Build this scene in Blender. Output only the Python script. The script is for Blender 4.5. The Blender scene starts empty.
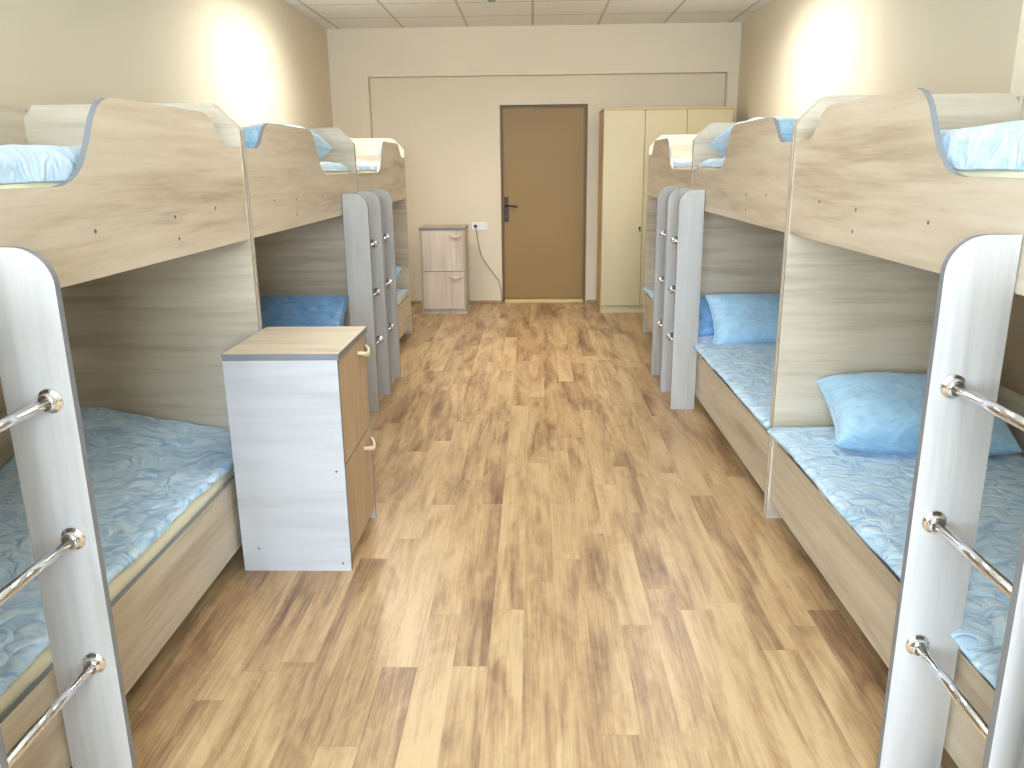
import bpy, bmesh, math, random
from mathutils import Vector, Matrix, noise
random.seed(7)
S = bpy.context.scene
COL = S.collection
PI = math.pi

# ------------------------------------------------------------------ measures (metres)
XR, XL = 0.965, -1.080            # front planes of the two bed rows
BL = 1.94                         # bed length
BD = 0.82                         # bed depth
RJ = (1.186, 3.126, 5.072)        # bed ends along the right row
LJ = (1.143, 3.084, 5.030)        # along the left row
WALL_R, WALL_L = 2.0, -2.03
YB = 8.585                        # far wall
YF = -2.1                         # wall behind the camera
CZ = 2.75

# ------------------------------------------------------------------ helpers
def srgb(r, g, b):
    f = lambda c: (c/255/12.92) if c/255 <= .04045 else ((c/255+.055)/1.055)**2.4
    return (f(r), f(g), f(b), 1)

def tag(o, label, cat, group=None):
    o['label'] = label; o['category'] = cat
    if group: o['group'] = group
    return o

def thing(name, label, cat, loc=(0, 0, 0), rz=0, group=None):
    o = bpy.data.objects.new(name, None); COL.objects.link(o)
    o.empty_display_size = .1
    o.location = loc; o.rotation_euler = (0, 0, rz)
    return tag(o, label, cat, group)

def obj(name, bm, mats, parent=None, smooth=False, label=None):
    me = bpy.data.meshes.new(name)
    bmesh.ops.recalc_face_normals(bm, faces=bm.faces[:])
    bm.to_mesh(me); bm.free()
    for m in (mats if isinstance(mats, (list, tuple)) else [mats]): me.materials.append(m)
    if smooth:
        for p in me.polygons: p.use_smooth = True
    o = bpy.data.objects.new(name, me); COL.objects.link(o)
    if parent: o.parent = parent
    if label: o['label'] = label
    return o

def struct(name, bm, mats, smooth=False):
    o = obj(name, bm, mats, None, smooth); o['kind'] = 'structure'; return o

def box(bm, x0, x1, y0, y1, z0, z1, mi=0, bev=0):
    b = bmesh.new() if bev else bm
    v = [b.verts.new((x, y, z)) for x in (x0, x1) for y in (y0, y1) for z in (z0, z1)]
    fs = [b.faces.new([v[i] for i in f]) for f in ((0, 1, 3, 2), (4, 6, 7, 5), (0, 4, 5, 1), (2, 3, 7, 6), (0, 2, 6, 4), (1, 5, 7, 3))]
    for f in fs: f.material_index = mi
    if bev:
        bmesh.ops.bevel(b, geom=b.edges[:], offset=bev, segments=2, profile=.5, affect='EDGES')
        for f in b.faces: f.material_index = mi
        join(bm, b)

def join(bm, b, M=None):
    mp = {}
    for v in b.verts: mp[v] = bm.verts.new(M @ v.co if M else v.co)
    for f in b.faces:
        try:
            g = bm.faces.new([mp[v] for v in f.verts]); g.material_index = f.material_index; g.smooth = f.smooth
        except ValueError: pass
    b.free()

def prism(bm, pts, axis, a, b, mi=0, me=0):
    """extrude a 2-D outline along an axis; mi = faces, me = edge band"""
    def P(u, w, k): return (k, u, w) if axis == 'x' else ((u, k, w) if axis == 'y' else (u, w, k))
    A = [bm.verts.new(P(u, w, a)) for u, w in pts]; B = [bm.verts.new(P(u, w, b)) for u, w in pts]
    f = bm.faces.new(A); f.material_index = mi
    f = bm.faces.new(B[::-1]); f.material_index = mi
    n = len(pts)
    for i in range(n):
        f = bm.faces.new((A[i], A[(i+1) % n], B[(i+1) % n], B[i])); f.material_index = me

def lathe(bm, prof, M=None, n=24, mi=0):
    """profile of (radius, height) turned about local z"""
    b = bmesh.new(); rings = []
    for r, h in prof:
        if r < 1e-6: rings.append([b.verts.new((0, 0, h))])
        else: rings.append([b.verts.new((r*math.cos(2*PI*i/n), r*math.sin(2*PI*i/n), h)) for i in range(n)])
    for p, q in zip(rings, rings[1:]):
        for i in range(n):
            j = (i+1) % n
            vs = [p[i % len(p)], p[j % len(p)], q[j % len(q)], q[i % len(q)]]
            u = []
            for v in vs:
                if v not in u: u.append(v)
            if len(u) > 2: b.faces.new(u).smooth = True
    for e in (rings[0], rings[-1]):
        if len(e) > 1: b.faces.new(e)
    for f in b.faces: f.material_index = mi
    join(bm, b, M)

def tube(bm, pts, r, n=10, mi=0):
    pts = [Vector(p) for p in pts]; rings = []
    up = Vector((0.3, .2, 1)).normalized()
    for i, p in enumerate(pts):
        t = (pts[min(i+1, len(pts)-1)] - pts[max(i-1, 0)]).normalized()
        a = t.cross(up)
        if a.length < 1e-3: a = t.cross(Vector((1, 0, 0)))
        a.normalize(); c = t.cross(a)
        rings.append([bm.verts.new(p + a*r*math.cos(2*PI*k/n) + c*r*math.sin(2*PI*k/n)) for k in range(n)])
    for p, q in zip(rings, rings[1:]):
        for k in range(n):
            f = bm.faces.new((p[k], p[(k+1) % n], q[(k+1) % n], q[k])); f.smooth = True; f.material_index = mi
    bm.faces.new(rings[0]); bm.faces.new(rings[-1][::-1])

def spline(P, n=8):
    P = [Vector(p) for p in P]; out = []
    for i in range(len(P)-1):
        a, b, c, d = P[max(i-1, 0)], P[i], P[i+1], P[min(i+2, len(P)-1)]
        for k in range(n):
            t = k/n
            out.append(.5*((2*b)+(c-a)*t+(2*a-5*b+4*c-d)*t*t+(3*b-a-3*c+d)*t**3))
    return out + [P[-1]]

# ------------------------------------------------------------------ materials
def new_mat(name):
    m = bpy.data.materials.new(name); m.use_nodes = True
    nt = m.node_tree; b = nt.nodes['Principled BSDF']
    return m, nt, b

def N(nt, t, **kw):
    n = nt.nodes.new(t)
    for k, v in kw.items():
        if k.startswith('i_'):
            key = k[2:]
            n.inputs[int(key) if key.isdigit() else key.replace('_', ' ')].default_value = v
        else: setattr(n, k, v)
    return n

def math_(nt, op, a, b=None, c=None):
    n = nt.nodes.new('ShaderNodeMath'); n.operation = op
    for i, x in enumerate((a, b, c)):
        if x is None: continue
        if isinstance(x, (int, float)): n.inputs[i].default_value = x
        else: nt.links.new(x, n.inputs[i])
    return n.outputs[0]

def ramp(nt, fac, stops):
    r = nt.nodes.new('ShaderNodeValToRGB')
    el = r.color_ramp.elements
    el[0].position, el[0].color = stops[0]; el[1].position, el[1].color = stops[-1]
    for p, c in stops[1:-1]:
        e = el.new(p); e.color = c
    nt.links.new(fac, r.inputs[0]); return r.outputs[0]

def plain(name, col, rough=.5, metal=0, bump=0, bscale=60, spec=.5):
    m, nt, b = new_mat(name)
    b.inputs['Base Color'].default_value = col; b.inputs['Roughness'].default_value = rough
    b.inputs['Metallic'].default_value = metal; b.inputs['Specular IOR Level'].default_value = spec
    tc = N(nt, 'ShaderNodeTexCoord')
    nz = N(nt, 'ShaderNodeTexNoise', i_Scale=bscale, i_Detail=4)
    nt.links.new(tc.outputs['Object'], nz.inputs['Vector'])
    mr = N(nt, 'ShaderNodeMapRange'); mr.inputs[3].default_value = max(0, rough-.05); mr.inputs[4].default_value = rough+.05
    nt.links.new(nz.outputs['Fac'], mr.inputs[0]); nt.links.new(mr.outputs[0], b.inputs['Roughness'])
    if bump:
        bp = N(nt, 'ShaderNodeBump', i_Strength=bump, i_Distance=.003)
        nt.links.new(nz.outputs['Fac'], bp.inputs['Height']); nt.links.new(bp.outputs[0], b.inputs['Normal'])
    return m

def wood(name, grain, dark, mid, light, rough=.5, lo=.33, hi=.68):
    """pale rustic oak board, grain running along one object axis"""
    m, nt, b = new_mat(name)
    tc = N(nt, 'ShaderNodeTexCoord'); oi = N(nt, 'ShaderNodeObjectInfo')
    off = N(nt, 'ShaderNodeVectorMath', operation='SCALE'); off.inputs[0].default_value = (7.3, 5.1, 9.7)
    nt.links.new(oi.outputs['Random'], off.inputs['Scale'])
    ad = N(nt, 'ShaderNodeVectorMath', operation='ADD')
    nt.links.new(tc.outputs['Object'], ad.inputs[0]); nt.links.new(off.outputs[0], ad.inputs[1])
    def layer(across, along, detail, dist, rg=.55):
        mp = N(nt, 'ShaderNodeMapping')
        mp.inputs['Scale'].default_value = [along if a == grain else across for a in 'xyz']
        nt.links.new(ad.outputs[0], mp.inputs['Vector'])
        nz = N(nt, 'ShaderNodeTexNoise', i_Scale=1.0, i_Detail=detail, i_Roughness=rg, i_Distortion=dist)
        nt.links.new(mp.outputs[0], nz.inputs['Vector']); return nz.outputs['Fac']
    a = layer(9, .9, 3, .6); c = layer(34, 2.0, 4, .3); d = layer(150, 7, 2, 0)
    s = math_(nt, 'MULTIPLY', a, .55); s = math_(nt, 'MULTIPLY_ADD', c, .33, s); s = math_(nt, 'MULTIPLY_ADD', d, .12, s)
    colr = ramp(nt, s, [(lo, dark), (.5, mid), (hi, light)])
    nt.links.new(colr, b.inputs['Base Color'])
    b.inputs['Roughness'].default_value = rough; b.inputs['Specular IOR Level'].default_value = .4
    bp = N(nt, 'ShaderNodeBump', i_Strength=.08, i_Distance=.002)
    nt.links.new(s, bp.inputs['Height']); nt.links.new(bp.outputs[0], b.inputs['Normal'])
    return m

OD, OM, OL = srgb(164, 147, 123), srgb(198, 184, 161), srgb(214, 202, 182)
oak = {a: wood('pale_oak_'+a, a, OD, OM, OL) for a in 'xyz'}
WD, WM, WL = srgb(172, 170, 168), srgb(188, 187, 187), srgb(197, 196, 196)
daylit_oak = {a: wood('oak_in_daylight_'+a, a, WD, WM, WL) for a in 'xyz'}  # oak with the cool window daylight on the cabinet side put into its colour
DD, DM, DL = srgb(160, 134, 104), srgb(184, 157, 125), srgb(197, 172, 142)
doak_z = wood('tan_oak_door', 'z', DD, DM, DL, .42)
ladderoak = wood('ladder_oak', 'z', srgb(163, 158, 150), srgb(181, 177, 171), srgb(191, 188, 183))
edge = plain('grey_edge_band', srgb(122, 124, 126), .45)
edge_l = plain('light_edge_band', srgb(176, 164, 146), .5)
chrome = plain('chrome', (.82, .82, .84, 1), .08, 1)
screw = plain('screw_cap', srgb(120, 105, 88), .5)
cream = plain('cream_foam', srgb(236, 228, 198), .9, 0, .3, 90)
cream_plastic = plain('cream_plastic', srgb(228, 208, 170), .35)
dark_gap = plain('dark_core', srgb(60, 52, 44), .8)

def paint(name, col, b1=.12):
    m, nt, b = new_mat(name)
    tc = N(nt, 'ShaderNodeTexCoord')
    nz = N(nt, 'ShaderNodeTexNoise', i_Scale=140, i_Detail=3)
    n2 = N(nt, 'ShaderNodeTexNoise', i_Scale=1.3, i_Detail=3)
    nt.links.new(tc.outputs['Object'], nz.inputs['Vector']); nt.links.new(tc.outputs['Object'], n2.inputs['Vector'])
    c2 = tuple(x*.965 for x in col[:3])+(1,)
    nt.links.new(ramp(nt, n2.outputs['Fac'], [(.35, c2), (.65, col)]), b.inputs['Base Color'])
    b.inputs['Roughness'].default_value = .75; b.inputs['Specular IOR Level'].default_value = .25
    bp = N(nt, 'ShaderNodeBump', i_Strength=b1, i_Distance=.002)
    nt.links.new(nz.outputs['Fac'], bp.inputs['Height']); nt.links.new(bp.outputs[0], b.inputs['Normal'])
    return m
wallm = paint('cream_wall_paint', srgb(229, 215, 189))
beamm = wallm

def floor_mat():
    m, nt, b = new_mat('oak_laminate_floor')
    tc = N(nt, 'ShaderNodeTexCoord'); sp = N(nt, 'ShaderNodeSeparateXYZ')
    nt.links.new(tc.outputs['Object'], sp.inputs[0])
    W, LN = .104, 1.18
    xs = math_(nt, 'DIVIDE', math_(nt, 'ADD', sp.outputs[0], 10.02), W)
    row = math_(nt, 'FLOOR', xs); fx = math_(nt, 'FRACT', xs)
    wn = N(nt, 'ShaderNodeTexWhiteNoise', noise_dimensions='1D'); nt.links.new(row, wn.inputs['W'])
    ys = math_(nt, 'ADD', math_(nt, 'DIVIDE', math_(nt, 'ADD', sp.outputs[1], 10), LN), math_(nt, 'MULTIPLY', wn.outputs['Value'], 7))
    pid = math_(nt, 'FLOOR', ys); fy = math_(nt, 'FRACT', ys)
    cv = N(nt, 'ShaderNodeCombineXYZ'); nt.links.new(row, cv.inputs[0]); nt.links.new(pid, cv.inputs[1])
    w2 = N(nt, 'ShaderNodeTexWhiteNoise', noise_dimensions='3D'); nt.links.new(cv.outputs[0], w2.inputs['Vector'])
    tone = w2.outputs['Value']
    sh = N(nt, 'ShaderNodeVectorMath', operation='SCALE'); sh.inputs['Scale'].default_value = 13
    nt.links.new(w2.outputs['Color'], sh.inputs[0])
    ad = N(nt, 'ShaderNodeVectorMath', operation='ADD')
    nt.links.new(tc.outputs['Object'], ad.inputs[0]); nt.links.new(sh.outputs[0], ad.inputs[1])
    def layer(sx, sy, det, dist, r=.55):
        mp = N(nt, 'ShaderNodeMapping'); mp.inputs['Scale'].default_value = (sx, sy, 1)
        nt.links.new(ad.outputs[0], mp.inputs['Vector'])
        z = N(nt, 'ShaderNodeTexNoise', i_Scale=1, i_Detail=det, i_Distortion=dist, i_Roughness=r)
        nt.links.new(mp.outputs[0], z.inputs['Vector']); return z.outputs['Fac']
    patch = layer(9, 1.3, 2, .7); grain = layer(46, 1.9, 5, 1.6, .7); fine = layer(170, 5, 2, 0); knot = layer(15, 6, 3, 2.0, .6)
    s = math_(nt, 'MULTIPLY', patch, .44); s = math_(nt, 'MULTIPLY_ADD', grain, .25, s)
    s = math_(nt, 'MULTIPLY_ADD', fine, .14, s); s = math_(nt, 'MULTIPLY_ADD', tone, .075, s); s = math_(nt, 'MULTIPLY_ADD', knot, .14, s); s = math_(nt, 'ADD', s, .015)
    col = ramp(nt, s, [(.38, srgb(112, 84, 60)), (.455, srgb(148, 115, 84)), (.53, srgb(180, 147, 106)), (.63, srgb(203, 173, 130))])
    gx = math_(nt, 'LESS_THAN', math_(nt, 'ABSOLUTE', math_(nt, 'SUBTRACT', fx, .5)), .494)
    gy = math_(nt, 'LESS_THAN', math_(nt, 'ABSOLUTE', math_(nt, 'SUBTRACT', fy, .5)), .4985)
    gap = math_(nt, 'MULTIPLY', gx, gy)
    mx = N(nt, 'ShaderNodeMix', data_type='RGBA'); mx.blend_type = 'MULTIPLY'
    mx.inputs[0].default_value = 1
    g2 = math_(nt, 'MULTIPLY_ADD', gap, .16, .84)
    cb = N(nt, 'ShaderNodeCombineColor'); 
    for i in range(3): nt.links.new(g2, cb.inputs[i])
    nt.links.new(col, mx.inputs[6]); nt.links.new(cb.outputs[0], mx.inputs[7])
    nt.links.new(mx.outputs[2], b.inputs['Base Color'])
    rr = math_(nt, 'MULTIPLY_ADD', grain, .15, .27); nt.links.new(rr, b.inputs['Roughness'])
    b.inputs['Specular IOR Level'].default_value = .5
    bp = N(nt, 'ShaderNodeBump', i_Strength=.12, i_Distance=.002)
    nt.links.new(math_(nt, 'MULTIPLY_ADD', gap, .6, math_(nt, 'MULTIPLY', grain, .5)), bp.inputs['Height'])
    nt.links.new(bp.outputs[0], b.inputs['Normal'])
    return m

def ceil_mat():
    m, nt, b = new_mat('ceiling_tiles')
    tc = N(nt, 'ShaderNodeTexCoord'); sp = N(nt, 'ShaderNodeSeparateXYZ'); nt.links.new(tc.outputs['Object'], sp.inputs[0])
    T = .636
    def line(o, off):
        f = math_(nt, 'FRACT', math_(nt, 'DIVIDE', math_(nt, 'ADD', o, off), T))
        return math_(nt, 'LESS_THAN', math_(nt, 'ABSOLUTE', math_(nt, 'SUBTRACT', f, .5)), .481)
    tile = math_(nt, 'MULTIPLY', line(sp.outputs[0], 20*T), line(sp.outputs[1], 20*T-7.92+13*T))
    nz = N(nt, 'ShaderNodeTexNoise', i_Scale=90, i_Detail=3); nt.links.new(tc.outputs['Object'], nz.inputs['Vector'])
    mx = N(nt, 'ShaderNodeMix', data_type='RGBA')
    nt.links.new(tile, mx.inputs[0]); mx.inputs[6].default_value = srgb(206, 197, 180)
    nt.links.new(ramp(nt, nz.outputs['Fac'], [(.3, srgb(236, 232, 222)), (.6, srgb(247, 244, 236))]), mx.inputs[7])
    nt.links.new(mx.outputs[2], b.inputs['Base Color']); b.inputs['Roughness'].default_value = .85
    bp = N(nt, 'ShaderNodeBump', i_Strength=.4, i_Distance=.004)
    nt.links.new(math_(nt, 'MULTIPLY_ADD', nz.outputs['Fac'], .3, math_(nt, 'MULTIPLY', tile, -.7)), bp.inputs['Height'])
    nt.links.new(bp.outputs[0], b.inputs['Normal'])
    return m

def satin(name, c_dark, c_mid, c_light, pat=1.0, rough=.42):
    """crinkled light-blue jacquard satin"""
    m, nt, b = new_mat(name)
    tc = N(nt, 'ShaderNodeTexCoord'); oi = N(nt, 'ShaderNodeObjectInfo')
    off = N(nt, 'ShaderNodeVectorMath', operation='SCALE'); off.inputs[0].default_value = (5, 8, 3)
    nt.links.new(oi.outputs['Random'], off.inputs['Scale'])
    ad = N(nt, 'ShaderNodeVectorMath', operation='ADD'); nt.links.new(tc.outputs['Object'], ad.inputs[0]); nt.links.new(off.outputs[0], ad.inputs[1])
    wz = N(nt, 'ShaderNodeTexNoise', i_Scale=6, i_Detail=2); nt.links.new(ad.outputs[0], wz.inputs['Vector'])
    wv = N(nt, 'ShaderNodeVectorMath', operation='SCALE', ); wv.inputs['Scale'].default_value = .25
    nt.links.new(wz.outputs['Color'], wv.inputs[0])
    a2 = N(nt, 'ShaderNodeVectorMath', operation='ADD'); nt.links.new(ad.outputs[0], a2.inputs[0]); nt.links.new(wv.outputs[0], a2.inputs[1])
    vo = N(nt, 'ShaderNodeTexVoronoi', feature='DISTANCE_TO_EDGE', i_Scale=11); nt.links.new(a2.outputs[0], vo.inputs['Vector'])
    mp = N(nt, 'ShaderNodeMapping'); mp.inputs['Rotation'].default_value = (0, 0, .7); mp.inputs['Scale'].default_value = (1, 2.6, 1.6)
    nt.links.new(a2.outputs[0], mp.inputs['Vector'])
    nz = N(nt, 'ShaderNodeTexNoise', i_Scale=10, i_Detail=3, i_Distortion=1.2); nt.links.new(mp.outputs[0], nz.inputs['Vector'])
    leaf = math_(nt, 'SMOOTH_MIN', math_(nt, 'MULTIPLY', vo.outputs['Distance'], 3.2), .6, .2)
    h = math_(nt, 'ADD', math_(nt, 'MULTIPLY', leaf, .45*pat), math_(nt, 'MULTIPLY', nz.outputs['Fac'], .75))
    hc = math_(nt, 'ADD', math_(nt, 'MULTIPLY', leaf, .16*pat), math_(nt, 'MULTIPLY', nz.outputs['Fac'], .9))
    nt.links.new(ramp(nt, hc, [(.30, c_dark), (.50, c_mid), (.70, c_light)]), b.inputs['Base Color'])
    b.inputs['Roughness'].default_value = rough; b.inputs['Specular IOR Level'].default_value = .45
    b.inputs['Sheen Weight'].default_value = .25
    bp = N(nt, 'ShaderNodeBump', i_Strength=.8*pat, i_Distance=.016)
    nt.links.new(h, bp.inputs['Height']); nt.links.new(bp.outputs[0], b.inputs['Normal'])
    return m
quilt = satin('blue_jacquard', srgb(142, 184, 218), srgb(186, 216, 238), srgb(216, 234, 247))
quilt_up = satin('pale_blue_jacquard', srgb(166, 200, 226), srgb(190, 216, 236), srgb(210, 228, 242), .7)
pillowm = satin('blue_pillow_satin', srgb(150, 194, 224), srgb(168, 208, 234), srgb(186, 220, 240), .28)

pillow_shaded = satin('shaded_pillow_satin', srgb(98, 146, 196), srgb(116, 164, 212), srgb(138, 184, 226), .35)  # pillow satin with the shade of the lower bunks put into its colour

# ------------------------------------------------------------------ the room
bm = bmesh.new(); box(bm, WALL_L-.2, WALL_R+.25, YF-.2, YB+.35, -.1, 0); struct('floor', bm, floor_mat())
bm = bmesh.new(); box(bm, WALL_L-.2, WALL_R+.25, YF-.2, YB+.35, CZ, CZ+.1); struct('ceiling', bm, ceil_mat())
bm = bmesh.new(); box(bm, WALL_L-.2, WALL_L, YF-.2, YB+.35, 0, CZ); struct('wall_left', bm, wallm)
bm = bmesh.new()
box(bm, WALL_R+.03, WALL_R+.25, 3.62, YB+.35, 0, CZ); box(bm, WALL_R+.14, WALL_R+.25, YF-.2, 3.62, 0, CZ)
box(bm, WALL_R, WALL_R+.03, 3.62, 7.93, 0, CZ)
struct('wall_right', bm, wallm)
# far wall with the door opening, a shallow pier on each side and a beam across the top
DX0, DX1, DZ = -.338, .556, 2.026
bm = bmesh.new()
box(bm, WALL_L, DX0, YB, YB+.3, 0, CZ); box(bm, DX1, WALL_R+.03, YB, YB+.3, 0, CZ); box(bm, DX0, DX1, YB, YB+.3, DZ, CZ); box(bm, DX0, DX1, YB+.17, YB+.3, 0, DZ)  # last box: added backing that stops sky light leaking round the door
struct('wall_back', bm, wallm)
PY = YB-.10
bm = bmesh.new(); box(bm, WALL_L, WALL_R+.03, PY, YB, 2.30, CZ); struct('trim_1', bm, beamm)
bm = bmesh.new(); box(bm, WALL_L, -1.648, PY, YB, 0, 2.30); struct('trim_2', bm, wallm)
bm = bmesh.new(); box(bm, 1.92, WALL_R+.03, PY, YB, 0, 2.30); struct('trim_3', bm, wallm)
basem = plain('brown_baseboard', srgb(172, 134, 92), .5)
bm = bmesh.new(); box(bm, -1.648, DX0-.005, YB-.012, YB, 0, .028); box(bm, DX1+.005, 1.92, YB-.012, YB, 0, .028); struct('baseboard_back', bm, basem)
bm = bmesh.new(); box(bm, WALL_L, WALL_L+.012, YF, PY, 0, .05); struct('baseboard_left', bm, basem)
bm = bmesh.new(); box(bm, WALL_R+.128, WALL_R+.14, YF, 3.60, 0, .05); box(bm, WALL_R-.012, WALL_R, 3.62, 7.93, 0, .05); struct('baseboard_right', bm, basem)

# wall behind the camera with the window that lets the daylight in
WIN = [(-1.95, -.62), (-.42, .9)]; WZ0, WZ1 = .75, 2.5
bm = bmesh.new()
xs = [WALL_L, WIN[0][0], WIN[0][1], WIN[1][0], WIN[1][1], WALL_R+.14]
for a, b_ in ((0, 1), (2, 3), (4, 5)): box(bm, xs[a], xs[b_], YF-.2, YF, 0, CZ)
for w0, w1 in WIN: box(bm, w0, w1, YF-.2, YF, 0, WZ0); box(bm, w0, w1, YF-.2, YF, WZ1, CZ)
struct('wall_front', bm, wallm)
white_pl = plain('white_plastic', srgb(240, 240, 236), .35)
gm, gnt, gb = new_mat('window_glass')
gnt.nodes.remove(gb)
tr = N(gnt, 'ShaderNodeBsdfTransparent'); gl = N(gnt, 'ShaderNodeBsdfGlossy'); gl.inputs['Roughness'].default_value = .02
ms = N(gnt, 'ShaderNodeMixShader'); ms.inputs[0].default_value = .06
gnt.links.new(tr.outputs[0], ms.inputs[1]); gnt.links.new(gl.outputs[0], ms.inputs[2])
gnt.links.new(ms.outputs[0], gnt.nodes['Material Output'].inputs[0])
for k, (w0, w1) in enumerate(WIN):
    bm = bmesh.new(); f = .06
    mid = (w0+w1)/2
    for a, b_ in ((w0, w0+f), (mid-f/2, mid+f/2), (w1-f, w1)): box(bm, a, b_, YF-.14, YF-.08, WZ0, WZ1, bev=.004)
    for a, b_ in ((w0+f, mid-f/2), (mid+f/2, w1-f)):
        box(bm, a, b_, YF-.14, YF-.08, WZ0, WZ0+f, bev=.004); box(bm, a, b_, YF-.14, YF-.08, WZ1-f, WZ1, bev=.004)
    fr = struct('window_%d' % (k+1), bm, white_pl)
    for a, b_ in ((w0+f, mid-f/2), (mid+f/2, w1-f)):
        bm = bmesh.new(); box(bm, a, b_, YF-.115, YF-.109, WZ0+f, WZ1-f); obj('pane', bm, gm, fr)
    bm = bmesh.new(); box(bm, w0, w1, YF-.08, YF+.1, WZ0, WZ0+.025, bev=.004); obj('window_sill', bm, white_pl, fr)
    L = bpy.data.lights.new('window_portal', 'AREA'); L.shape = 'RECTANGLE'; L.size = w1-w0; L.size_y = WZ1-WZ0
    L.cycles.is_portal = True
    lo = bpy.data.objects.new('window_daylight', L); COL.objects.link(lo)
    lo.location = (mid, YF-.16, (WZ0+WZ1)/2); lo.rotation_euler = (PI/2, 0, PI)
    lo.rotation_euler = (-PI/2, 0, 0)
    lo.rotation_euler = Vector((0, 1, 0)).to_track_quat('-Z', 'Z').to_euler()

# ------------------------------------------------------------------ door in the far wall
doorm = plain('brown_door_paint', srgb(150, 118, 62), .5, 0, .05, 30)
framem = plain('door_frame_brown', srgb(120, 92, 60), .5)
bm = bmesh.new()
DY = YB+.06
box(bm, DX0+.028, DX1-.028, DY, DY+.04, .042, DZ-.028, bev=.002)
door = struct('door_1', bm, doorm)
bm = bmesh.new()
box(bm, DX0+.003, DX0+.026, DY+.004, DY+.09, .0, DZ-.003); box(bm, DX1-.026, DX1-.003, DY+.004, DY+.09, 0, DZ-.003)
box(bm, DX0+.026, DX1-.026, DY+.004, DY+.09, DZ-.026, DZ-.003)
obj('door_frame', bm, framem, door)
bm = bmesh.new(); box(bm, DX0+.026, DX1-.026, YB-.012, YB+.11, .001, .036, bev=.003)
obj('threshold', bm, plain('pale_wood_threshold', srgb(214, 188, 132), .5), door, label='pale wooden threshold')
dk = plain('dark_bronze', srgb(44, 32, 28), .35, .6)
hd = None
bm = bmesh.new()
b2 = bmesh.new(); box(b2, -.021, .021, -.008, 0, -.13, .13, bev=.004); join(bm, b2, Matrix.Translation((-.284, DY-.0005, .985)))
hd = obj('handle', bm, dk, door, label='dark metal lever handle')
bm = bmesh.new()
lathe(bm, [(.013, 0), (.013, .008), (.009, .012), (.009, .05)], Matrix.Translation((-.284, DY-.009, 1.02)) @ Matrix.Rotation(PI/2, 4, 'X'), 16)
tube(bm, spline([(-.284, DY-.052, 1.02), (-.26, DY-.057, 1.022), (-.21, DY-.056, 1.02), (-.17, DY-.05, 1.014)], 6), .0095)
obj('lever', bm, dk, hd, True)
bm = bmesh.new(); lathe(bm, [(.007, 0), (.007, .004), (0, .004)], Matrix.Translation((-.284, DY-.0086, .915)) @ Matrix.Rotation(PI/2, 4, 'X'), 12); obj('keyhole', bm, plain('brass', srgb(170, 140, 80), .3, 1), hd)

# ------------------------------------------------------------------ bunk bed
PT = .016
def S_curve(a, za, b, zb, n=14):
    return [(a+(b-a)*t, za+(zb-za)*(t*t*(3-2*t)*.8+.2*t)) for t in [i/n for i in range(n+1)]]

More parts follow.
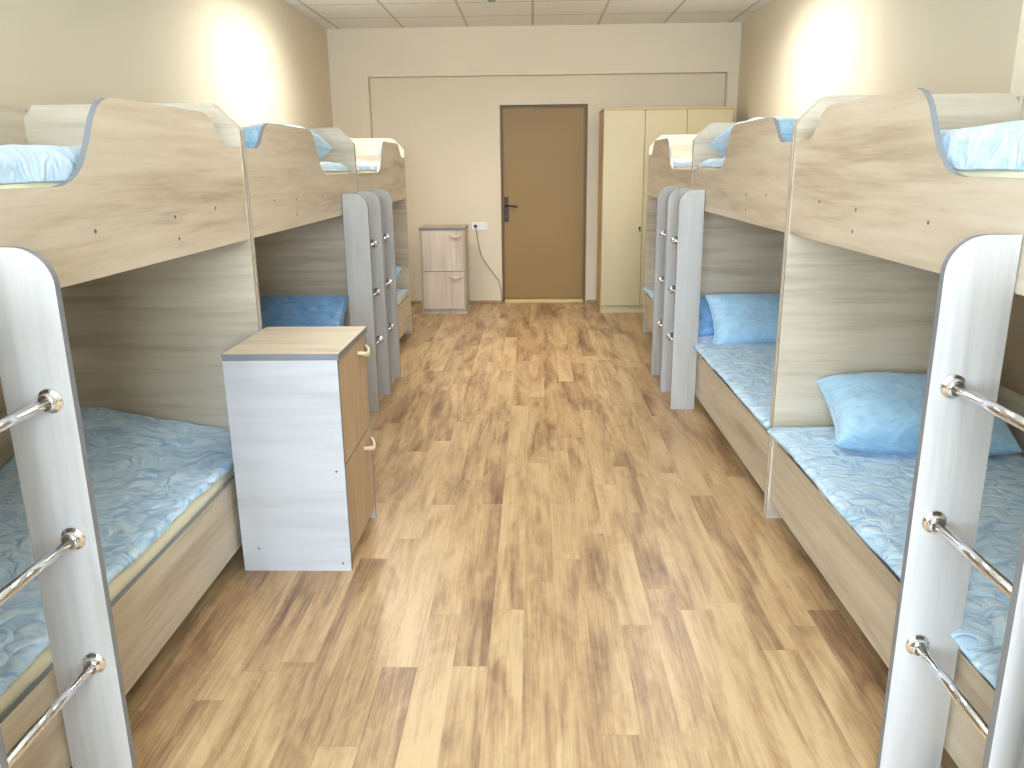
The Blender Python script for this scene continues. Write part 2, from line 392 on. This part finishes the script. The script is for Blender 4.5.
def make_bed(sgn, label, loc, rz):
    """ladder end at y=0, head end at y=sgn*BL, front face at x=0, depth to +x"""
    root = thing('bunk_bed', label, 'bunk bed', loc, rz, 'bunk beds in two rows')
    Y = lambda v: sgn*v
    W = [oak, edge]
    # end panels
    for y0, y1 in ((.0035, .0035+PT), (BL-.0035-PT, BL-.0035)):
        bm = bmesh.new()
        prism(bm, [(0, 0), (0, 1.567), (.012, 1.582), (.088, 1.657), (.104, 1.664), (BD-.06, 1.664), (BD-.002, 1.60), (BD-.002, 0)], 'y', Y(y0), Y(y1), 0, 1)
        obj('end_panel', bm, [oak['x'], edge_l], root)
    e0, e1 = .0035+PT, BL-.0035-PT
    # upper front board with its entry cut-out by the ladder and a notch at the head end
    pts = [(Y(e0), 1.171), (Y(e0), 1.395), (Y(.705), 1.395)]
    pts += [(Y(a), b) for a, b in [(.735, 1.398), (.765, 1.405), (.795, 1.418), (.822, 1.438), (.845, 1.462), (.868, 1.494), (.890, 1.530), (.910, 1.560), (.932, 1.583), (.958, 1.599), (.99, 1.608), (1.03, 1.611)]]
    pts += [(Y(BL-a), b) for a, b in [(.36, 1.611), (.32, 1.607), (.285, 1.594), (.255, 1.573), (.23, 1.548), (.205, 1.526), (.18, 1.512), (.15, 1.506)]]
    pts += [(Y(e1), 1.506), (Y(e1), 1.171)]
    bm = bmesh.new(); prism(bm, pts, 'x', .003, .019, 0, 1); gb_ = obj('guard_board', bm, [oak['y'], edge], root)
    for sy, sz in ((1.62, 1.302), (1.30, 1.292), (1.31, 1.226), (.84, 1.285)):
        bm = bmesh.new(); lathe(bm, [(.0055, 0), (.0055, .0012), (0, .0018)], Matrix.Translation((.0028, Y(sy), sz)) @ Matrix.Rotation(-PI/2, 4, 'Y'), 12)
        obj('screw_cap', bm, screw, gb_)
    bm = bmesh.new(); prism(bm, [(Y(e0), .083), (Y(e0), .345), (Y(e1), .345), (Y(e1), .083)], 'x', .008, .024, 0, 1); obj('front_rail', bm, [oak['y'], edge], root)
    bm = bmesh.new(); prism(bm, [(Y(e0), 1.171), (Y(e0), 1.655), (Y(e1), 1.655), (Y(e1), 1.171)], 'x', BD-.02, BD-.004, 0, 1); obj('back_board', bm, [oak['y'], edge_l], root)
    bm = bmesh.new(); prism(bm, [(Y(e0), .083), (Y(e0), .60), (Y(e1), .60), (Y(e1), .083)], 'x', BD-.02, BD-.004, 0, 1); obj('back_board', bm, [oak['y'], edge_l], root)
    for z in (.20, 1.19):
        bm = bmesh.new(); box(bm, .0245, BD-.0205, *sorted((Y(e0), Y(e1))), z, z+.016); obj('bunk_base', bm, oak['y'], root)
    # ladder: two rounded side panels and three chrome rungs
    LW, LT = .1425, .018
    a0 = .013; a1 = a0+.385
    r = .078
    arc = [(-LW+r-r*math.cos(t), 1.288-r+r*math.sin(t)) for t in [PI/2*i/10 for i in range(11)]]
    for a in (a0, a1):
        bm = bmesh.new(); prism(bm, [(-.0005, 0), (-LW, 0)] + arc + [(-.0005, 1.288)], 'y', Y(a), Y(a+LT), 0, 1)
        obj('ladder_panel', bm, [ladderoak, edge], root)
    for z in (.978, .672, .368):
        bm = bmesh.new()
        p, q = Y(a0+LT), Y(a1)
        tube(bm, [(-LW+.047, p, z), (-LW+.047, q, z)], .0115, 18)
        rg = obj('rung', bm, chrome, root, True)
        for yy, d in ((p, sgn), (q, -sgn)):
            bm = bmesh.new()
            lathe(bm, [(.0122, -.001), (.027, .0), (.027, .003), (.0255, .0055), (.019, .0075), (.0178, .009), (.0178, .019), (.0165, .021), (.0122, .021)],
                  Matrix.Translation((-LW+.047, yy, z)) @ Matrix.Rotation(-d*PI/2, 4, 'X'), 28)
            lathe(bm, [(.0035, 0), (.0035, .0015), (0, .0015)], Matrix.Translation((-LW+.047-.0176, yy+d*.014, z+.002)) @ Matrix.Rotation(-PI/2, 4, 'Y'), 10)
            obj('flange', bm, chrome, rg)
    return root

def copy_tree(o, parent=None):
    c = o.copy(); COL.objects.link(c)
    if parent: c.parent = parent
    for ch in [x for x in bpy.data.objects if x.parent == o]: copy_tree(ch, c)
    return c

def shift_ladder(bed, dy):
    for ch in bed.children:
        if ch.name.split('.')[0] in ('ladder_panel', 'rung'): ch.location.y += dy

P = make_bed(1, 'nearest right pale oak bunk bed, blue pillow by its lower end board', (XR, RJ[0], 0), 0)
Q = make_bed(-1, 'pale oak bunk bed, middle of the right row, two blue pillows in its lower bunk', (XR, RJ[2], 0), 0)
def bed_copy(src, label, loc, rz):
    c = copy_tree(src); c['label'] = label; c.location = loc; c.rotation_euler = (0, 0, rz); return c
R3 = bed_copy(P, 'pale oak bunk bed at the far end of the right row, beside the cream wardrobe', (XR, RJ[2], 0), 0)
R0 = bed_copy(Q, 'oak bunk bed cut off at the right edge of the photo, only its ladder showing', (XR, RJ[0]-.004, 0), 0)
L1 = bed_copy(Q, 'pale oak bunk bed on the left nearest the camera, behind the daylit-sided cabinet', (XL, LJ[0], 0), PI)
L3 = bed_copy(Q, 'pale oak bunk bed at the far end of the left row, near the grey cabinet', (XL, LJ[2], 0), PI)
L2 = bed_copy(P, 'pale oak bunk bed, middle one of the left row, rising behind the daylit-sided cabinet', (XL, LJ[2], 0), PI)
L0 = bed_copy(P, 'bunk bed cut off at the bottom left corner of the photo, mostly unseen', (XL, LJ[0]-.004, 0), PI)
shift_ladder(P, .045)

# ------------------------------------------------------------------ bedding
def mattress(name, label, loc, rz, z0, z1, sgn, group):
    bm = bmesh.new()
    box(bm, .032, BD-.035, *sorted((sgn*.024, sgn*(BL-.024))), z0, z1, bev=.02)
    o = obj('mattress', bm, cream, None, True)
    o.location = loc; o.rotation_euler = (0, 0, rz)
    return tag(o, label, 'mattress', group)

def coverlet(label, loc, rz, sgn, ztop, drop, out, puff, mat, seed, group, y0=.03, y1=None, back=BD-.05, wr=1.0, hump=None):
    """a spread laid over the mattress: closed shell with a front hang that ends at an uneven height"""
    y1 = y1 or BL-.03
    nu, nv = 150, 64
    bm = bmesh.new()
    th = .007+puff
    xf = .034          # mattress front side
    rows_o, rows_i = [], []
    for i in range(nu+1):
        u = i/nu; y = y0+(y1-y0)*u
        d = drop(u)
        top = ztop+th
        # outline from the bottom of the hang, round the corner, to the back
        prof = []
        hang = max(.004, d)
        rc = .018+puff*.45
        k1 = 12
        bl = out(u)
        for j in range(k1):
            t = j/(k1-1)
            prof.append((xf-.004-bl*(.35+.65*t), ztop-hang+(hang+th-rc)*t))
        for j in range(1, 9):
            a = PI/2*j/8
            prof.append((xf-.004-bl+(rc+bl*.6)*(1-math.cos(a)), ztop+th-rc+rc*math.sin(a)))
        xs0 = prof[-1][0]
        rem = nv-len(prof)
        for j in range(1, rem+1):
            prof.append((xs0+(back-xs0)*j/rem, top))
        ro, ri = [], []
        edge_f = min(1, min(u, 1-u)*12)
        for j, (x, z) in enumerate(prof):
            q = Vector((x*3.2+seed, y*3.2, seed*1.7+z*2))
            w = noise.noise(q)*.010+noise.noise(q*2.7+Vector((y*2, 0, 0)))*.0065+(abs(noise.noise(Vector((x*9+y*5, y*8-x*4, seed))))-.2)*.008
            w *= wr
            ft = min(1, j/20)
            zz = z+max(w, -.004)*(.35+.65*ft)*(.4+.6*edge_f)
            if hump: zz += hump(u, x)*ft
            xx = x-abs(noise.noise(Vector((y*7, z*6, seed+3))))*.014*(1-ft)*wr
            b_ = (1-edge_f)*th*.6*ft
            ro.append(bm.verts.new((xx, sgn*y, zz-b_)))
            # inner side
            ix, iz = (max(x, xf-.003), ztop+.0015) if j > k1+2 else (min(xf-.0025, max(xx+.004, xx)), min(zz, ztop+.0015))
            if j <= k1+2: ix = xf-.002 if z < ztop else min(xf+.004*max(0, j-k1+2), xf+.02); iz = min(z, ztop+.0015)
            ri.append(bm.verts.new((ix, sgn*y, iz)))
        rows_o.append(ro); rows_i.append(ri)
    for i in range(nu):
        for j in range(nv-1):
            f = bm.faces.new((rows_o[i][j], rows_o[i+1][j], rows_o[i+1][j+1], rows_o[i][j+1])); f.smooth = True
            bm.faces.new((rows_i[i][j], rows_i[i][j+1], rows_i[i+1][j+1], rows_i[i+1][j])).smooth = True
        bm.faces.new((rows_o[i][0], rows_i[i][0], rows_i[i+1][0], rows_o[i+1][0])).smooth = True
        bm.faces.new((rows_o[i][-1], rows_o[i+1][-1], rows_i[i+1][-1], rows_i[i][-1])).smooth = True
    for i in (0, nu):
        for j in range(nv-1):
            bm.faces.new((rows_o[i][j], rows_o[i][j+1], rows_i[i][j+1], rows_i[i][j])).smooth = True
    bmesh.ops.remove_doubles(bm, verts=bm.verts[:], dist=1e-5)
    o = obj('coverlet', bm, mat)
    o.location = loc; o.rotation_euler = (0, 0, rz)
    return tag(o, label, 'bedspread', group)

def pillow_mesh(w, h, t, seed, wr=1.0):
    bm = bmesh.new(); n = 40
    G = []
    for s in (1, -1):
        g = []
        for i in range(n+1):
            r = []
            for j in range(n+1):
                u = -1+2*i/n; v = -1+2*j/n
                # denser towards the seam
                u = math.sin(u*PI/2); v = math.sin(v*PI/2)
                k = max(0, (1-abs(u)**2.6))*max(0, (1-abs(v)**2.6))
                z = t/2*k**.38
                x = u*w/2*(1-.07*(1-abs(v)**2)*abs(u)**3-.0*v); y = v*h/2*(1-.09*(1-abs(u)**2)*abs(v)**3)
                e = k**.5
                wv = noise.noise(Vector((u*3+seed, v*3, seed)))*.012+abs(noise.noise(Vector((u*7+seed, v*2.5, seed+5))))*.012*(1-abs(v)*.3)
                z = s*(z+wv*e*wr)
                r.append((x, y, z))
            g.append(r)
        G.append(g)
    V = [[[None]*(n+1) for _ in range(n+1)] for _ in range(2)]
    for k in (0, 1):
        for i in range(n+1):
            for j in range(n+1):
                border = i in (0, n) or j in (0, n)
                if k == 1 and border: V[1][i][j] = V[0][i][j]
                else:
                    x, y, z = G[k][i][j]; V[k][i][j] = bm.verts.new((x, y, 0 if border else z))
    for k in (0, 1):
        for i in range(n):
            for j in range(n):
                q = [V[k][i][j], V[k][i+1][j], V[k][i+1][j+1], V[k][i][j+1]]
                if k: q.reverse()
                bm.faces.new(q).smooth = True
    # piped seam round the edge
    loop = [(i, 0) for i in range(n)] + [(n, j) for j in range(n)] + [(i, n) for i in range(n, 0, -1)] + [(0, j) for j in range(n, 0, -1)]
    return bm, [V[0][i][j].co.copy() for i, j in loop]

def pillow(label, loc, rot, w, h, t, seed, group, wr=1.0, mat=None):
    bm, loop = pillow_mesh(w, h, t, seed, wr)
    o = obj('pillow', bm, mat or pillowm, None, True)
    b = bmesh.new(); tube(b, loop+[loop[0]], .0045, 6); obj('seam', b, mat or pillowm, o, True)
    o.location = loc; o.rotation_euler = rot
    return tag(o, label, 'pillow', group)

GM, GC, GPi = 'foam mattresses on the bunks', 'blue coverlets on the bunks', 'blue pillows on the bunks'
beds = [  # name, location, rotation, sign of the length, words
    ('R1', (XR, RJ[0], 0), 0, 1, 'nearest right bunk bed'), ('R2', (XR, RJ[2], 0), 0, -1, 'middle right bunk bed'),
    ('R3', (XR, RJ[2], 0), 0, 1, 'farthest right bunk bed'), ('L1', (XL, LJ[0], 0), PI, -1, 'nearest left bunk bed'),
    ('L2', (XL, LJ[2], 0), PI, 1, 'middle left bunk bed'), ('L3', (XL, LJ[2], 0), PI, -1, 'farthest left bunk bed')]
nz1 = lambda u, s, k=5: noise.noise(Vector((u*k+s, s, .5)))
for i, (nm, loc, rz, sg, words) in enumerate(beds):
    mattress('mattress', 'cream foam mattress in the lower bunk of the %s' % words, loc, rz, .2175, .40, sg, GM)
    mattress('mattress', 'cream foam mattress in the upper bunk of the %s' % words, loc, rz, 1.2075, 1.422, sg, GM)
    s = 11.3*i+2
    if nm[0] == 'R':
        coverlet('light blue coverlet hanging to the rail, lower bunk of the %s' % words, loc, rz, sg, .40,
                 lambda u, s=s: min(.0535, .047+.010*nz1(u, s, 9)+.006*nz1(u, s, 22)), lambda u, s=s: .050+.010*nz1(u, s+4, 6), .004, quilt, s, GC)
    else:
        coverlet('blue coverlet with cream foam under its edge, lower bunk of the %s' % words, loc, rz, sg, .40,
                 lambda u, s=s: .012+.010*nz1(u, s, 6)+.004*nz1(u, s, 18), lambda u, s=s: .006+.005*nz1(u, s+4, 6), .004, quilt, s, GC,
                 hump=(lambda u, x: .11*max(0, min(1, (x-.08)/.62))**1.2*math.exp(-((u-1.0)/.22)**2)) if nm == 'L1' else None)
    coverlet('puffy pale blue coverlet on the upper bunk of the %s' % words, loc, rz, sg, 1.422,
             lambda u, s=s, d=(.016 if nm == 'L1' else .010): d+.004*nz1(u, s, 7), lambda u, s=s: -.004+.004*nz1(u, s+4, 6), .08 if nm == 'R1' else (.058 if nm == 'L1' else .03), quilt_up, s+5, GC, wr=1.3)

def on_bed(nm, x, y, z):
    b = next(b for b in beds if b[0] == nm)
    s = -1 if b[2] else 1
    return (b[1][0]+s*x, b[1][1]+s*b[3]*y, z)
# lower bunks
pillow('plump light blue pillow lying by the end board of the nearest right lower bunk', on_bed('R1', .44, 1.70, .525), (.34, 0, -.12), .61, .40, .21, 1, GPi)
pillow('light blue pillow in the middle right lower bunk, in front of a shaded one', on_bed('R2', .385, .32, .528), (.78, 0, .03), .60, .37, .16, 4, GPi)
pillow('shade-coloured blue pillow tucked behind the front one in the middle right lower bunk', on_bed('R2', .29, .15, .515), (.85, 0, 0), .52, .28, .10, 9, GPi, mat=pillow_shaded)
pillow('blue pillow in the shade of the middle left lower bunk, seen over the daylit-sided cabinet', on_bed('L2', .36, .27, .53), (.62, 0, .05), .60, .42, .17, 14, GPi, mat=pillow_shaded)
pillow('blue pillow in the far left lower bunk, seen past the ladder', on_bed('L3', .36, 1.70, .51), (.4, 0, 0), .60, .42, .16, 17, GPi)
pillow('blue pillow in the far right lower bunk, mostly behind the ladder', on_bed('R3', .42, 1.70, .51), (.4, 0, 0), .60, .42, .16, 19, GPi)
# upper bunks
pillow('light blue pillow lying on the upper bunk of the middle left bed', on_bed('L2', .262, .64, 1.548), (0, .04, PI/2), .60, .41, .20, 23, GPi)
pillow('light blue pillow lying on the upper bunk of the middle right bed', on_bed('R2', .258, .60, 1.550), (0, .06, PI/2+.06), .60, .41, .20, 27, GPi)

# ------------------------------------------------------------------ bedside cabinets
def cabinet(label, loc, rz, W, D, H, sidem, doorm_, topm, band):
    """front faces -y, x from 0 to W"""
    root = thing('bedside_cabinet', label, 'cabinet', loc, rz, 'two-door bedside cabinets')
    t = .016
    for x0 in (0, W-t):
        bm = bmesh.new(); prism(bm, [(0, 0), (0, H-.0235), (D, H-.0235), (D, 0)], 'x', x0, x0+t, 0, 1); o = obj('side_panel', bm, [sidem, band], root)
        for sy, sz in ((.03, .03), (D-.06, .09), (.03, H/2-.02)):
            b = bmesh.new(); sx = x0 if x0 == 0 else x0+t
            lathe(b, [(.0045, 0), (.0045, .0008), (0, .001)], Matrix.Translation((sx, sy, sz)) @ Matrix.Rotation(-PI/2 if x0 == 0 else PI/2, 4, 'Y'), 10)
            obj('screw_cap', b, screw, o)
    bm = bmesh.new(); box(bm, t, W-t, D-.006, D, .05, H-.024); obj('back_panel', bm, sidem, root)
    bm = bmesh.new(); box(bm, t, W-t, .02, D-.006, .05, .066); box(bm, t, W-t, .022, D-.006, H/2-.008, H/2+.008); obj('shelf', bm, sidem, root)
    bm = bmesh.new(); prism(bm, [(-.004, -.006), (W+.004, -.006), (W+.004, D), (-.004, D)], 'z', H-.022, H, 0, 1); obj('top', bm, [topm, edge], root)
    bm = bmesh.new(); box(bm, t, W-t, .025, .041, 0, .05); obj('plinth', bm, sidem, root)
    for z0, z1 in ((.052, H/2-.003), (H/2+.003, H-.027)):
        bm = bmesh.new(); prism(bm, [(t+.003, z0), (t+.003, z1), (W-t-.003, z1), (W-t-.003, z0)], 'y', .0, .016, 0, 1)
        d = obj('door', bm, [doorm_, band], root)
        # bow handle near the upper right corner
        bm = bmesh.new()
        xa, xb, zz = W-.155, W-.035, z1-.045
        n = 16; ring = []
        for k in range(n+1):
            u = k/n; x = xa+(xb-xa)*u; b_ = math.sin(u*PI)
            y = -.004-.024*b_**.7; z = zz-.016*b_; hh = .006+.004*b_; th = .0045
            ring.append([bm.verts.new((x, y+a, z+c)) for a, c in ((-th, -hh), (th, -hh), (th, hh), (-th, hh))])
        for p, q in zip(ring, ring[1:]):
            for k in range(4): bm.faces.new((p[k], p[(k+1) % 4], q[(k+1) % 4], q[k])).smooth = True
        bm.faces.new(ring[0]); bm.faces.new(ring[-1][::-1])
        obj('handle', bm, cream_plastic, d, label='cream bow handle')
    return root
cabinet('daylit-sided bedside cabinet standing against the nearest left bunk bed', (XL+.003+.405-.0, 2.645, 0), PI/2, .478, .396, .819, daylit_oak['y'], doak_z, oak['y'], edge)
greyoak = wood('greyed_oak_door', 'z', srgb(176, 158, 138), srgb(204, 189, 170), srgb(218, 205, 188))
cabinet('small pale grey oak cabinet by the far wall, left of the brown door', (-1.118, 7.94, 0), 0, .445, .41, .855, greyoak, greyoak, oak['x'], edge_l)

# ------------------------------------------------------------------ wardrobe
ward = plain('cream_laminate', srgb(196, 182, 144), .4)
ward_side = plain('olive_laminate', srgb(196, 168, 112), .45)
wr_ = thing('wardrobe', 'tall cream three-door wardrobe in the far right corner, right of the brown door', 'wardrobe', (.664, 7.94, 0))
X1 = 1.205
bm = bmesh.new()
box(bm, 0, .018, .02, .53, 0, 1.925); box(bm, X1-.018, X1, .02, .53, 0, 1.925); box(bm, .018, X1-.018, .02, .53, .07, .088); box(bm, .018, X1-.018, .524, .53, .088, 1.925)
obj('body', bm, ward_side, wr_)
bm = bmesh.new(); box(bm, -.003, X1+.003, .0, .53, 1.9255, 1.943, bev=.001); obj('top', bm, ward_side, wr_)
bm = bmesh.new(); box(bm, .018, X1-.018, .022, .038, 0, .069); obj('plinth', bm, ward, wr_)
dws = [(.003, .388), (.392, .779), (.783, X1-.003)]
for k, (a, b_) in enumerate(dws):
    bm = bmesh.new(); box(bm, a, b_, 0, .017, .075, 1.923, bev=.0015); d = obj('door', bm, ward, wr_)
    if k == 1: continue
    hx = b_-.022
    bm = bmesh.new(); lathe(bm, [(.011, 0), (.011, .004), (.006, .007), (.006, .014), (.0, .014)], Matrix.Translation((hx, 0, .835)) @ Matrix.Rotation(PI/2, 4, 'X'), 16)
    b2 = bmesh.new(); box(b2, hx-.004, hx+.004, -.034, -.013, .80, .848, bev=.002); join(bm, b2)
    obj('lock', bm, dk, d, label='small dark lock with key')

# ------------------------------------------------------------------ socket and cord
sk = thing('wall_socket', 'white double wall socket between the small cabinet and the brown door', 'socket', (-.568, YB, .82))
for dx in (-.042, .042):
    bm = bmesh.new(); b2 = bmesh.new(); box(b2, dx-.041, dx+.041, -.012, -.0005, -.041, .041, bev=.004); join(bm, b2)
    p = obj('socket_plate', bm, white_pl, sk)
    bm = bmesh.new(); lathe(bm, [(.022, -.001), (.022, .002), (.018, .003), (.017, .0005), (0, .0005)], Matrix.Translation((dx, -.012, 0)) @ Matrix.Rotation(PI/2, 4, 'X'), 20); obj('outlet', bm, white_pl, p)
cd = thing('power_cord', 'grey power cord with a black plug running from the socket to the door sill', 'cord', (-.61, YB, .82))
bm = bmesh.new(); lathe(bm, [(.017, .0165), (.018, .03), (.014, .045), (.007, .05), (0, .05)], Matrix.Translation((0, 0, 0)) @ Matrix.Rotation(PI/2, 4, 'X'), 18); obj('plug', bm, plain('black_rubber', srgb(28, 26, 26), .5), cd)
bm = bmesh.new()
tube(bm, spline([(0, -.05, 0), (.006, -.055, -.03), (.02, -.03, -.14), (.045, -.02, -.27), (.06, -.02, -.32), (.13, -.02, -.43), (.215, -.02, -.545), (.235, -.022, -.57), (.252, -.024, -.64), (.264, -.024, -.74), (.266, -.026, -.80), (.258, -.05, -.815)], 8), .0045)
obj('cable', bm, plain('grey_cable', srgb(120, 112, 104), .5), cd, True)

# ------------------------------------------------------------------ ceiling lamps and detector
def ceiling_light(label, x, y, ly, power, col):
    t = thing('ceiling_light', label, 'ceiling light', (x, y, CZ), 0, 'recessed ceiling lights')
    h = .30; k = ly/2
    bm = bmesh.new()
    for a in ((-h, h, -k, -k+.02), (-h, h, k-.02, k), (-h, -h+.02, -k+.02, k-.02), (h-.02, h, -k+.02, k-.02)): box(bm, a[0], a[1], a[2], a[3], -.018, -.0005)
    obj('frame', bm, white_pl, t)
    m, nt, b = new_mat('lamp_diffuser'); b.inputs['Base Color'].default_value = (.9, .9, .9, 1)
    b.inputs['Emission Color'].default_value = col+(1,); b.inputs['Emission Strength'].default_value = 4
    bm = bmesh.new(); box(bm, -h+.02, h-.02, -k+.02, k-.02, -.012, -.003); obj('diffuser', bm, m, t)
    L = bpy.data.lights.new('lamp', 'AREA'); L.shape = 'RECTANGLE'; L.size = .54; L.size_y = ly-.06; L.energy = power; L.color = col; L.spread = math.radians(150)
    lo = bpy.data.objects.new('lamp', L); COL.objects.link(lo); lo.parent = t; lo.location = (0, 0, -.016)
NEUT = (1, .965, .90)
for x, y, ly, w, pw in ((-1.27, 6.05, 1.22, 'recessed ceiling light near the left wall above the far beds', 27), (1.27, 6.05, 1.22, 'recessed ceiling light near the right wall above the far beds', 26),
                        (-.318, 2.85, .6, 'added square fill light left of the middle of the aisle', 5), (.318, 2.85, .6, 'added square fill light right of the middle of the aisle', 5)):  # aisle pair is added fill for the near boards and lower bunks
    ceiling_light(w, x, y, ly, pw, NEUT)
dt = thing('smoke_detector', 'small round detector on the ceiling tiles at the top edge of the photo', 'detector', (-.335, 7.12, CZ))
bm = bmesh.new(); lathe(bm, [(.036, -.0005), (.036, -.012), (.03, -.026), (.012, -.03), (0, -.03)], None, 24); obj('housing', bm, plain('grey_plastic', srgb(150, 146, 140), .5), dt)

# ------------------------------------------------------------------ daylight
w = bpy.data.worlds.new('sky'); S.world = w; w.use_nodes = True
bg = w.node_tree.nodes['Background']; bg.inputs[0].default_value = (.66, .82, 1.0, 1); bg.inputs[1].default_value = 36.0

# ------------------------------------------------------------------ camera
f, cx, cy, PIT, YAW, ROL = 801.4653, 511.47, 384.0, .2658, .0292, .0112
def ray(px, pu, d):
    c, s = math.cos(ROL), math.sin(ROL)
    x = px*c+pu*s; u = -px*s+pu*c
    c, s = math.cos(PIT), math.sin(PIT)
    y = d*c+u*s; z = -d*s+u*c
    c, s = math.cos(YAW), math.sin(YAW)
    return Vector((x*c-y*s, x*s+y*c, z))
r_, u_, f_ = ray(1, 0, 0), ray(0, 1, 0), ray(0, 0, 1)
cam = bpy.data.cameras.new('camera'); co = bpy.data.objects.new('camera', cam); COL.objects.link(co)
M = Matrix((r_, u_, -f_)).transposed().to_4x4(); M.translation = (0, 0, 1.43)
co.matrix_world = M
cam.sensor_width = 36; cam.lens = f/1024*36; cam.shift_x = (512-cx)/1024; cam.clip_start = .02
S.camera = co

S.view_settings.view_transform = 'Standard'; S.view_settings.look = 'None'
S.view_settings.gamma = 1; S.view_settings.use_curve_mapping = False
S.view_settings.exposure = 0.24
